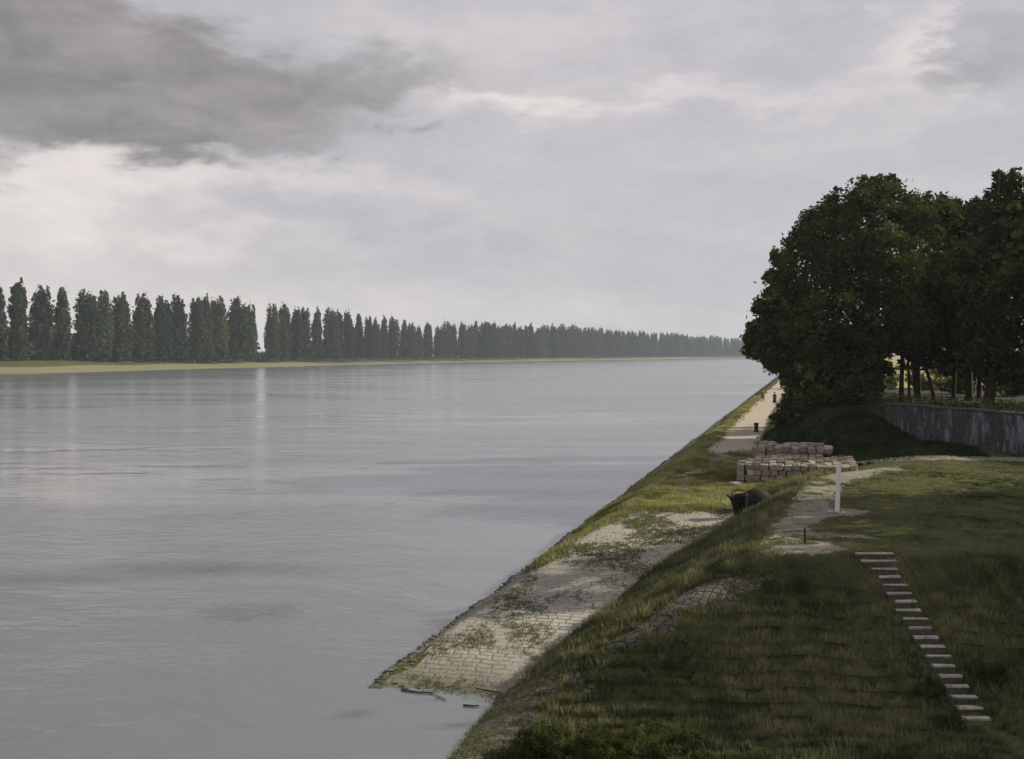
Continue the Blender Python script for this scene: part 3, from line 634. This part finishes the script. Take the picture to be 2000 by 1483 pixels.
# ---------------------------------------------------------------- stacks of squared stone
def block_mesh(sd):
    r = random.Random(sd); bm = bmesh.new(); bmesh.ops.create_cube(bm, size=1)
    for v in bm.verts: v.co += Vector([(r.random() - .5) * .09 for _ in range(3)])
    bmesh.ops.bevel(bm, geom=bm.edges[:], offset=.05, segments=1, affect='EDGES')
    bmesh.ops.subdivide_edges(bm, edges=[e for e in bm.edges if e.calc_length() > .5], cuts=1, use_grid_fill=True)
    for v in bm.verts: v.co += Vector([(r.random() - .5) * .035 for _ in range(3)])
    me = bpy.data.meshes.new('stone_block'); bm.to_mesh(me); bm.free(); me.materials.append(M['block']); return me
BM = [block_mesh(i) for i in range(7)]
nblk = 0
def stack(ox, oy, lx, ly, ztop, bw, bd, bh, courses, where, group, miss, ragged=.12):
    """ox, oy: front left corner; the stack lies square to the quay"""
    global nblk
    ca, sa = math.cos(-.267), math.sin(-.267)
    nxb = int(round(lx / bw)); nyb = int(round(ly / bd)); r = random.Random(int(ox * 10))
    gone = {(i, j) for i in range(nxb) for j in range(nyb) if miss(i, j, nxb, nyb) or r.random() < ragged * .5 and 0 < j}
    for c in range(courses):
        zt = ztop - c * bh
        for i in range(nxb):
            for j in range(nyb):
                if c == 0 and (i, j) in gone: continue
                edge = j == 0 or i == 0 or i == nxb - 1
                if c == 1 and not edge and (i, j) not in gone: continue
                if c > 1 and not (j == 0 or i == 0 and j < 4 or i == nxb - 1 and j < 4): continue
                u = (i + .5) * bw + (r.random() - .5) * .06 + (.10 if c % 2 and 0 < i < nxb - 1 else 0); v = (j + .5) * bd + (r.random() - .5) * .10
                xx = ox + u * ca - v * sa; yy = oy + u * sa + v * ca
                if c > 0 and zt < hz(xx, yy) + .02: continue
                o = bpy.data.objects.new('stone_block', r.choice(BM)); COL.objects.link(o)
                dz = (r.random() - .45) * .30 if c == 0 and j > 0 else (r.random() - .5) * .06
                o.location = (xx, yy, zt - bh / 2 + dz * .5); o.scale = (bw * r.uniform(.88, .95), bd * r.uniform(.86, .95), bh * .95)
                k = 1 if c == 0 else .3
                o.rotation_euler = ((r.random() - .5) * .30 * k, (r.random() - .5) * .26 * k, -.267 + (r.random() - .5) * .30 * k)
                cn = 'top layer' if c == 0 else ('second layer' if c == 1 else 'lower layers')
                tag(o, 'rough sandstone block in the %s of the %s' % (cn, where), 'stone block', group + ', ' + cn); nblk += 1
stack(12.85, 61.5, 6.6, 6.4, 3.22, .44, .53, .32, 4, 'larger stack behind the white post', 'stone blocks of the larger stack', lambda i, j, a, b: i + (b - j) * .55 < 4.2 and j > 2 and i < 4)
stack(16.7, 73.2, 4.9, 4.4, 3.20, .55, .74, .36, 3, 'smaller rear stack before the embankment', 'stone blocks of the smaller rear stack', lambda i, j, a, b: False)
for (px, py, lb) in ((1437, 951, 'single dark stone block lying on the grass at the left foot of the larger stack'), (1480, 893, 'dark stone block lying in the grass between the two stacks')):
    x, y, z = PG(px, py, 2.15); o = bpy.data.objects.new('stone_block', BM[3]); COL.objects.link(o); o.location = (x, y, hz(x, y) + .14); o.scale = (.5, .5, .3); o.rotation_euler = (0, 0, .4); tag(o, lb, 'stone block')
print('blocks', nblk)

# ---------------------------------------------------------------- steps down the slope
st = empty('stone_steps', (ST_X0, ST_Y0, 3.3)); tag(st, 'long flight of narrow pale stone steps running down the grassy slope', 'steps')
for i in range(21):
    r = random.Random(900 + i); ztop = 3.32 - ST_R * i; yf = ST_Y0 - ST_T * i; cx = ST_X0 + .030 * i
    wd = (1.10 if i < 2 else .70 - .004 * i) + r.uniform(-.07, .07)
    MB().box((cx - ST_X0 + r.uniform(-.04, .04), yf - ST_Y0 - .07, ztop - 3.3 - .025), (wd, .16 + r.uniform(-.03, .03), .05), .025, r).obj('tread', M['steptread'], st)
    MB().box((cx - ST_X0, yf - ST_Y0 + .03, ztop - 3.3 - .06 - .085 - .003), (wd + .02, ST_T - .02, .165), .03, r).obj('riser', M['stepriser'], st)

# ---------------------------------------------------------------- white post, iron stake, bollard, thin pole
x, y, z = PG(1635, 1003, 3.3); z = hz(x, y); d = y; hp = (1003 - 905) / F * d
p = empty('white_post', (x, y, z)); tag(p, 'tall square white wooden post leaning slightly right on the lawn', 'post')
bm = bmesh.new(); bmesh.ops.create_cube(bm, size=1)
for v in bm.verts: v.co = Vector((v.co.x * .145, v.co.y * .145, (v.co.z + .5) * (hp + .25) - .25)); v.co.x += v.co.z * .035
bmesh.ops.bevel(bm, geom=bm.edges[:], offset=.012, segments=1, affect='EDGES'); me = bpy.data.meshes.new('shaft'); bm.to_mesh(me); bm.free(); me.materials.append(M['white']); link('shaft', me, p)
bs_ = MB(); r = random.Random(4)
for k in range(11):
    a = k / 11 * 6.28; bs_.box((math.cos(a) * .26, math.sin(a) * .26, .02), (.16, .14, .1), .05, r)
bs_.obj('stone_packing', M['steptread'], p)
x, y, z = PG(1572, 1061, 3.3); z = hz(x, y)
s_ = MB().tube([(0, 0, -.1), (0, 0, .50), (.01, 0, .52)], [.035, .03, .028], 8).obj('iron_stake', M['iron'], None, False, (x, y, z)); tag(s_, 'short thin dark iron stake standing in the worn gravel', 'stake')
x, y, z = PG(1477, 844, 2.1); z = hz(x, y)
b_ = empty('mooring_bollard', (x, y, z)); tag(b_, 'dark squat mooring bollard standing on the shaded edge of the path', 'bollard')
MB().tube([(0, 0, -.1), (0, 0, .06), (0, 0, .07), (0, 0, .62), (0, 0, .66)], [.27, .27, .20, .185, .185], 14).obj('shaft', M['iron'], b_, True)
MB().tube([(0, 0, .662), (0, 0, .70), (0, 0, .82), (0, 0, .86), (0, 0, .88)], [.19, .25, .25, .2, .06], 14).obj('cap', M['iron'], b_, True)
x, y, z = PG(1521, 813, 2.2); z = hz(x, y)
q_ = empty('marker_pole', (x, y, z)); tag(q_, 'thin pale marker pole standing at the right edge of the path', 'pole')
MB().tube([(0, 0, -.2), (0, 0, 1.6), (0.02, 0, 2.8)], [.05, .045, .04], 8).obj('shaft', M['white'], q_, True)
MB().tube([(.02, 0, 2.8), (.02, 0, 2.86)], [.06, .03], 8).obj('cap', M['iron'], q_, True)

# ---------------------------------------------------------------- two loading buckets half hidden in the tall grass
def lathe(prof, seg=20, sy=1.0):
    V = []; Fc = []
    for (r, z) in prof:
        for k in range(seg): a = 2 * math.pi * k / seg; V.append((r * math.cos(a), r * math.sin(a) * sy, z))
    for i in range(len(prof) - 1):
        for k in range(seg): a = i * seg + k; c = i * seg + (k + 1) % seg; Fc.append((a, c, c + seg, a + seg))
    return V, Fc
x, y, z = PG(1445, 1008, 2.1); z = hz(x, y)
bk = empty('loading_bucket', (x, y, z)); tag(bk, 'dark rusty tapered bucket with an arched handle, in grass before the stone stack', 'bucket')
bk.scale = (.86, .86, 1.0)
mb = MB().add(*lathe([(.02, .03), (.26, .03), (.30, .10), (.50, .95), (.53, .96), (.53, 1.0), (.49, 1.0), (.46, .94), (.27, .12), (.02, .10)], 22, .85))
for v in mb.v: v.x += -.12 * v.z + .05; v.z += .10 * v.x
mb.obj('bucket_body', M['rust'], bk, True)
hoop = [(-.05 + .40 * math.cos(t), 0, .97 + .25 * math.sin(t)) for t in [math.pi * k / 12 for k in range(13)]]
MB().tube(hoop, [.03] * 13, 8).obj('handle', M['iron'], bk, True)
MB().tube([(-.52, -.02, .86), (-.68, -.02, .98), (-.66, -.02, 1.02)], [.05, .06, .02], 8).obj('spout_lug', M['iron'], bk, True)
x, y, z = PG(1477, 1000, 2.1); z = hz(x, y)
bk2 = empty('loading_bucket', (x, y + .3, z)); tag(bk2, 'dark rounded overturned bucket behind the one with the handle, sunk in tall grass', 'bucket')
bk2.scale = (1.14, .85, .90)
prf = [(.72 * math.cos(t), .1 + .78 * math.sin(t)) for t in [math.pi / 2 * k / 8 for k in range(8)]] + [(.10, .885), (.01, .89)]
mb = MB().add(*lathe([(.74, .0), (.74, .06)] + prf, 24, .8)); 
for v in mb.v: v.z += .10 * v.x
mb.obj('bucket_body', M['rust'], bk2, True)
mb = MB().add(*lathe([(.735, .30), (.735, .36), (.705, .36)], 24, .81))
for v in mb.v: v.z += .10 * v.x
mb.obj('hoop', M['iron'], bk2, True)

# ---------------------------------------------------------------- people walking on the far part of the path
def mat_plain(n, c): b = N(n); v = coords(b); return finish(b, ramp(b, noise(b, v, 25, 4), [(.3, tuple(x * .7 for x in c)), (.7, c)]), .9)
SK = mat_plain('skin', (.45, .28, .2)); CD = mat_plain('dark_wool', (.03, .035, .05)); CR = mat_plain('red_brown_cloth', (.16, .06, .05)); CB = mat_plain('trousers', (.04, .045, .06)); CW = mat_plain('pale_linen', (.5, .48, .44))
def skin_obj(name, verts, edges, radii, mat, parent, root=0):
    me = bpy.data.meshes.new(name); bm = bmesh.new(); lay = bm.verts.layers.skin.verify()
    vs = [bm.verts.new(v) for v in verts]
    for v, r in zip(vs, radii):
        v[lay].radius = (r, r) if not isinstance(r, tuple) else r
    vs[root][lay].use_root = True
    for a, c in edges: bm.edges.new((vs[a], vs[c]))
    bm.to_mesh(me); bm.free(); me.materials.append(mat)
    o = bpy.data.objects.new(name, me); COL.objects.link(o); o.parent = parent
    m1 = o.modifiers.new('skin', 'SKIN'); m1.use_smooth_shade = True; m2 = o.modifiers.new('sub', 'SUBSURF'); m2.levels = 1; m2.render_levels = 1
    return o
def person(x, y, rz, label, top, low, hair, coat):
    o = empty('person', (x, y, hz(x, y)), rz); tag(o, label, 'person')
    V = [(0, 0, .93), (0, 0, 1.15), (0, .02, 1.36), (0, .02, 1.46), (0, .01, 1.56), (0, -.01, 1.65), (0, -.02, 1.71),        # pelvis..head (faces -y)
         (.19, .02, 1.40), (.25, .05, 1.13), (.25, -.06, .88), (-.19, .02, 1.40), (-.25, -.04, 1.13), (-.25, -.14, .90),
         (.10, 0, .88), (.11, -.12, .50), (.11, -.18, .09), (.11, -.30, .04), (-.10, 0, .88), (-.11, .06, .50), (-.11, .26, .12), (-.11, .16, .04)]
    E = [(0, 1), (1, 2), (2, 3), (3, 4), (4, 5), (5, 6), (2, 7), (7, 8), (8, 9), (2, 10), (10, 11), (11, 12), (0, 13), (13, 14), (14, 15), (15, 16), (0, 17), (17, 18), (18, 19), (19, 20)]
    Rr = [.14, .14, .15, .07, .075, .10, .07, .07, .045, .028, .07, .045, .028, .09, .06, .045, .035, .09, .06, .045, .035]
    for s, wi in ((1, 9), (-1, 12)):
        w0 = Vector(V[wi]); pi_ = len(V); V.append(tuple(w0 + Vector((0, -.01, -.06)))); Rr.append(.032); E.append((wi, pi_))
        for k, (dx, ln) in enumerate(((-.035, .07), (-.012, .085), (.012, .08), (.034, .06))):
            V.append(tuple(w0 + Vector((0, dx - .01, -.10)))); Rr.append(.010); E.append((pi_, len(V) - 1)); V.append(tuple(w0 + Vector((-.01 * s, dx - .015, -.10 - ln)))); Rr.append(.008); E.append((len(V) - 2, len(V) - 1))
        V.append(tuple(w0 + Vector((-.02 * s, -.05, -.07)))); Rr.append(.010); E.append((pi_, len(V) - 1))
    skin_obj('body', V, E, Rr, SK, o)
    tv = [(0, 0, .90), (0, 0, 1.15), (0, .02, 1.36), (0, .02, 1.43), (.19, .02, 1.40), (.25, .05, 1.13), (.25, -.055, .92), (-.19, .02, 1.40), (-.25, -.04, 1.13), (-.25, -.13, .94)]
    skin_obj('jacket', tv, [(0, 1), (1, 2), (2, 3), (2, 4), (4, 5), (5, 6), (2, 7), (7, 8), (8, 9)], [.17, .165, .175, .09, .085, .06, .05, .085, .06, .05], top, o)
    if coat:
        MB().add(*lathe([(.17, 1.05), (.20, .9), (.27, .45), (.29, .22), (.26, .22), (.17, .9)], 14, .85)).obj('long_skirt', low, o, True)
    else:
        skin_obj('trousers', [(0, 0, .93), (.10, 0, .88), (.11, -.12, .50), (.11, -.18, .12), (-.10, 0, .88), (-.11, .06, .50), (-.11, .255, .15)], [(0, 1), (1, 2), (2, 3), (0, 4), (4, 5), (5, 6)], [.15, .11, .085, .07, .11, .085, .07], low, o)
    MB().add(*lathe([(.112, 1.64), (.122, 1.69), (.11, 1.76), (.06, 1.80), (.01, 1.81)], 14, 1.1)).obj('hat', hair, o, True)
x, y, z = PG(1513, 790, 2.1); person(x, y, R(170), 'person in dark clothes walking on the sunlit path beside the thin pale pole', CD, CD, CD, True)
x, y, z = PG(1490, 786, 2.1); person(x, y, R(200), 'person in a red-brown jacket and dark trousers at the river side of the sunlit path', CR, CB, CW, False)

# ---------------------------------------------------------------- driftwood at the foot of the slipway
for i, (pts, lb) in enumerate(((((784, 1347), (815, 1352), (842, 1353), (858, 1361), (872, 1368)), 'thin crooked dark branch floating off the foot of the slipway'),
                               (((905, 1377), (925, 1379), (936, 1378)), 'short dark stick floating right of the crooked branch near the stone corner'),
                               (((928, 1345), (960, 1350), (985, 1356)), 'flattened dark driftwood at the waterline against the stone corner'))):
    pp = [Vector(PG(a, b, .03)) for a, b in pts]; p0 = pp[0].copy(); pp = [v - p0 for v in pp]
    mb = MB().tube(pp, [.028 - .004 * k for k in range(len(pp))], 6)
    if len(pp) > 3: mb.tube([pp[2], pp[2] + Vector((.25, .5, .04))], [.014, .004], 5); mb.tube([pp[3], pp[3] + Vector((-.1, -.35, .02))], [.012, .004], 5)
    tag(mb.obj('driftwood', M['wood'], None, False, p0), lb, 'branch')

# ---------------------------------------------------------------- loose stones along the foot of the quay
rs = random.Random(3); mb = MB(); 
for k in range(620):
    yy = 30.6 + 90 * rs.random() ** 1.8; qq = -12.52 + rs.gauss(.12, .16) + (0 if rs.random() < .8 else .3); z = hz(qq + K * yy, yy); c = rs.uniform(.03, .11)
    mb.box((qq + K * yy, yy, z + c * .08), (c * 1.5, c, c * .5), c * .5, rs)
for k in range(26):
    xx = -4 + 4 * rs.random(); yy = 30.7 - .24 * (xx + 4) * 1.0 + rs.gauss(0, .12); c = rs.uniform(.03, .08); mb.box((xx, yy, hz(xx, yy) + .01), (c * 1.6, c, c * .5), c * .5, rs)
tag(mb.obj('loose_stones', M['wet']), 'loose broken stones strewn along the waterline of the quay', 'stones', None, 'stuff')
# ---------------------------------------------------------------- grass
def blades(name, n, sampler, hfun, mat, label, wid=.022, lean=.5, seed=0, clump=6, edge=.28):
    rng = np.random.default_rng(seed)
    X, Y = sampler(n // clump, rng)
    X = np.repeat(X, clump); Y = np.repeat(Y, clump); m = len(X)
    hh, keep = hfun(X, Y); X = X + rng.normal(size=m) * .07; Y = Y + rng.normal(size=m) * .07
    ct = np.repeat(rng.random(m // clump), clump)
    keep &= np.isin(region(X + rng.normal(size=m) * edge, Y + rng.normal(size=m) * edge * 1.5), (0,) if mat != 'ivy' else (0, 7))
    keep &= np.isin(region(X, Y), (0, 1, 3, 4, 6, 7) if edge > .1 else (0,))
    X, Y, hh, ct = X[keep], Y[keep], hh[keep], ct[keep]; m = len(X)
    Z = height(X, Y) - .02; hh = hh * rng.uniform(.45, 1.25, m)
    a = rng.uniform(0, 2 * math.pi, m); dx = np.cos(a); dy = np.sin(a); b = rng.uniform(0, 2 * math.pi, m); le = rng.uniform(0, lean, m) * hh
    wv = wid * (Y / 35) * rng.uniform(.6, 1.4, m)
    P0 = np.stack([X - dx * wv, Y - dy * wv, Z], 1); P1 = np.stack([X + dx * wv, Y + dy * wv, Z], 1)
    P2 = np.stack([X + np.cos(b) * le, Y + np.sin(b) * le, Z + hh], 1)
    V = np.stack([P0, P1, P2], 1).reshape(-1, 3)
    patch = fbm(X * .45, Y * .45, 9, 3)
    tus_light = vnoise(X * 2.1, Y * 2.1, 4) + sst((32.4 - Y) / 1.6) * np.where(ledge_phase(X, Y) < .30, .55, -.25)  # ledge lips tinted lighter, faces darker: sky light painted into the blades
    t = np.clip(.22 * rng.random(m) + .28 * ct + (patch - .5) * 1.15 + .5 * (tus_light - .4) + .17, 0, 1)
    me = np_mesh(name, V, np.arange(3 * m).reshape(m, 3), M[mat], np.repeat(t, 3))
    tag(link(name, me), label, 'grass', None, 'stuff'); print(name, m)
def uni(q0, q1, y0, y1, pw=1.0):
    def f(n, rng):
        Y = y0 + (y1 - y0) * rng.random(n) ** pw; q = q0 + (q1 - q0) * rng.random(n); return q + K * Y, Y
    return f
def inview(X, Y): return (np.abs(X) < .49 * Y + 8) & (Y > 22.5)
def h_slope(X, Y):
    q, zr, zw, base, Lp, Fp, Mn = parts(X, Y)
    on = (Mn > base + .03) & (Mn < 3.22) & inview(X, Y)
    h = .04 + .12 * fbm(X * .6, Y * .6, 2) + .26 * vnoise(X * 2.1, Y * 2.1, 4) ** 3 + .03 * ((Lp < Fp) & (Y > 31))
    lp = ledge_phase(X, Y); lip = (lp < .30) * sst((32.2 - Y) / 1.6)
    h = h * (1 - .6 * sst((32.2 - Y) / 1.6) * (lip == 0)) + .10 * lip
    h = h + .12 * ((Lp < Fp) & (Y > 31)) * fbm(X * .5, Y * .5, 7)
    g = np.abs(X - (ST_X0 + (ST_Y0 - Y) * .085)) > .30 + .55 * (fbm(X * 2, Y * 2, 3) - .5) * (Y < 31.5)
    dens = fbm(X * 1.9, Y * 1.9, 10, 2)
    return h, on & g & (dens > .25)
blades('grass_slope', 430000, uni(-9, 17, 22.5, 34.6), h_slope, 'blade', 'coarse uneven grass covering the slope below the lawn', .030, .7, 1)
blades('grass_bank', 150000, uni(-8.5, 1.5, 31, 64), h_slope, 'blade', 'long pale grass on the bank between paving and lawn', .024, .5, 2)
def h_lawn(X, Y):
    q, zr, zw, base, Lp, Fp, Mn = parts(X, Y)
    return .035 + .07 * fbm(X * .8, Y * .8, 2) ** 1.5, (Mn > 3.15) & (X < wall_x(Y) - .4) & inview(X, Y) & (fbm(X * 1.1, Y * 1.1, 10, 2) > .28)
blades('lawn', 250000, uni(-2, 23, 33.4, 74, 1.2), h_lawn, 'blade', 'short worn grass of the upper lawn around the white post', .026, .9, 3)
def h_low(X, Y):
    q, zr, zw, base, Lp, Fp, Mn = parts(X, Y)
    return .07 + .20 * fbm(X * .7, Y * .7, 2) ** 1.3 + .10 * (q < -8.2), (base > Mn - .05) & (q > -11.9) & (zw > .35) & inview(X, Y)
blades('grass_riverside', 170000, uni(-12, -2.5, 40, 78, 1.1), h_low, 'sunlit_blade', 'yellowish grass along the river edge beyond the paving', .022, .7, 4)
blades('grass_path_edge', 60000, uni(-10, 4, 78, 190, 1.6), lambda X, Y: (.10 + .25 * fbm(X * .5, Y * .5, 2), inview(X, Y) & (X - K * Y > -10.8)), 'sunlit_blade', 'sunlit grass at both edges of the far path', .02, .6, 5)
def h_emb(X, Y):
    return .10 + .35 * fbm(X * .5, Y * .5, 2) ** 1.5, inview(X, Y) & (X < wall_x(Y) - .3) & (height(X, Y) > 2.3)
blades('shade_toned_plants', 130000, uni(-4, 11, 64, 100), h_emb, 'ivy', 'low plants on the embankment, coloured dark for the shade of the big trees', .022, .7, 8)
def h_joint(X, Y):
    return .03 + .07 * fbm(X, Y, 2), inview(X, Y)
# tufts growing in the joints of the paving and the stone-clad corner
def tufts(name, n, sampler, label, seed, codes, thr):
    rng = np.random.default_rng(seed); X, Y = sampler(n, rng); rg = region(X, Y); ok = np.isin(rg, codes) & (fbm(X * .5, Y * .5, 8, 3) + .25 * rng.random(len(X)) > thr) & inview(X, Y)
    X, Y = X[ok], Y[ok]; c = 9; X = np.repeat(X, c) + rng.normal(size=len(X) * c) * .06; Y = np.repeat(Y, c) + rng.normal(size=len(Y) * c) * .06; m = len(X); Z = height(X, Y) - .01
    a = rng.uniform(0, 6.28, m); wv = .018 * Y / 35; hh = rng.uniform(.03, .11, m)
    V = np.stack([np.stack([X - np.cos(a) * wv, Y - np.sin(a) * wv, Z], 1), np.stack([X + np.cos(a) * wv, Y + np.sin(a) * wv, Z], 1), np.stack([X + rng.normal(size=m) * .04, Y + rng.normal(size=m) * .04, Z + hh], 1)], 1).reshape(-1, 3)
    me = np_mesh(name, V, np.arange(3 * m).reshape(m, 3), M['blade'], np.repeat(np.clip(.35 + .5 * rng.random(m), 0, 1), 3)); tag(link(name, me), label, 'grass', None, 'stuff'); print(name, m)
tufts('weeds_in_paving', 14000, uni(-12.5, -3, 30, 56), 'small weeds sprouting in the joints of the slipway paving', 6, [1, 4], .67)
tufts('weeds_in_stone_bank', 6000, uni(-9.5, -1, 25, 35), 'tufts of grass between the stones of the embankment corner', 7, [2], .42)
# taller weed clumps at the lower edge of the picture
for i, (px, py, z, r_, h_, lb) in enumerate([(1060, 1385, 1.3, .8, .7, 'dark rounded weed clump on the stone corner at the bottom edge'), (1160, 1400, 1.2, .9, .7, 'bushy weed clump, second from the stone corner at the bottom edge'),
        (1270, 1412, .9, .9, .75, 'spiky pale-green weed clump right of the middle of the bottom edge'), (1190, 1380, 1.4, .7, .5, 'small weed clump behind the bushy one on the stone corner'), (1330, 1425, .8, .7, .5, 'low weed clump at the right end of the bottom weeds'),
        (1812, 1330, .9, .45, .45, 'small yellow-green weed clump at the left side of the lower steps'), (1845, 1400, .5, .4, .4, 'leafy weed clump left of the lowest visible steps'), (1940, 1300, 1.2, .5, .4, 'weed clump right of the lower steps')]):
    x, y, _ = PG(px, py, z); shrub('weed_clump', lb, x, y, r_, h_, 4200, .085, 'weed', 500 + i, None, 'weeds', .16)

# ---------------------------------------------------------------- air
hb = MB().box((0, 2950, 42), (8600, 7400, 96)); hz_ = hb.obj('haze', None); tag(hz_, 'thin blue summer haze over the river and banks', 'haze', None, 'stuff')
b = N('haze_air'); pv = b.n('ShaderNodeVolumePrincipled'); o = b.n('ShaderNodeOutputMaterial'); pv.inputs['Color'].default_value = (.76, .87, 1, 1); pv.inputs['Density'].default_value = .00012; pv.inputs['Anisotropy'].default_value = .1
b.l(pv.outputs[0], o.inputs['Volume']); hz_.data.materials.append(b.m)
S.cycles.use_denoising = True
S.cycles.volume_bounces = 0; S.cycles.max_bounces = 5; S.cycles.diffuse_bounces = 3; S.cycles.transparent_max_bounces = 6
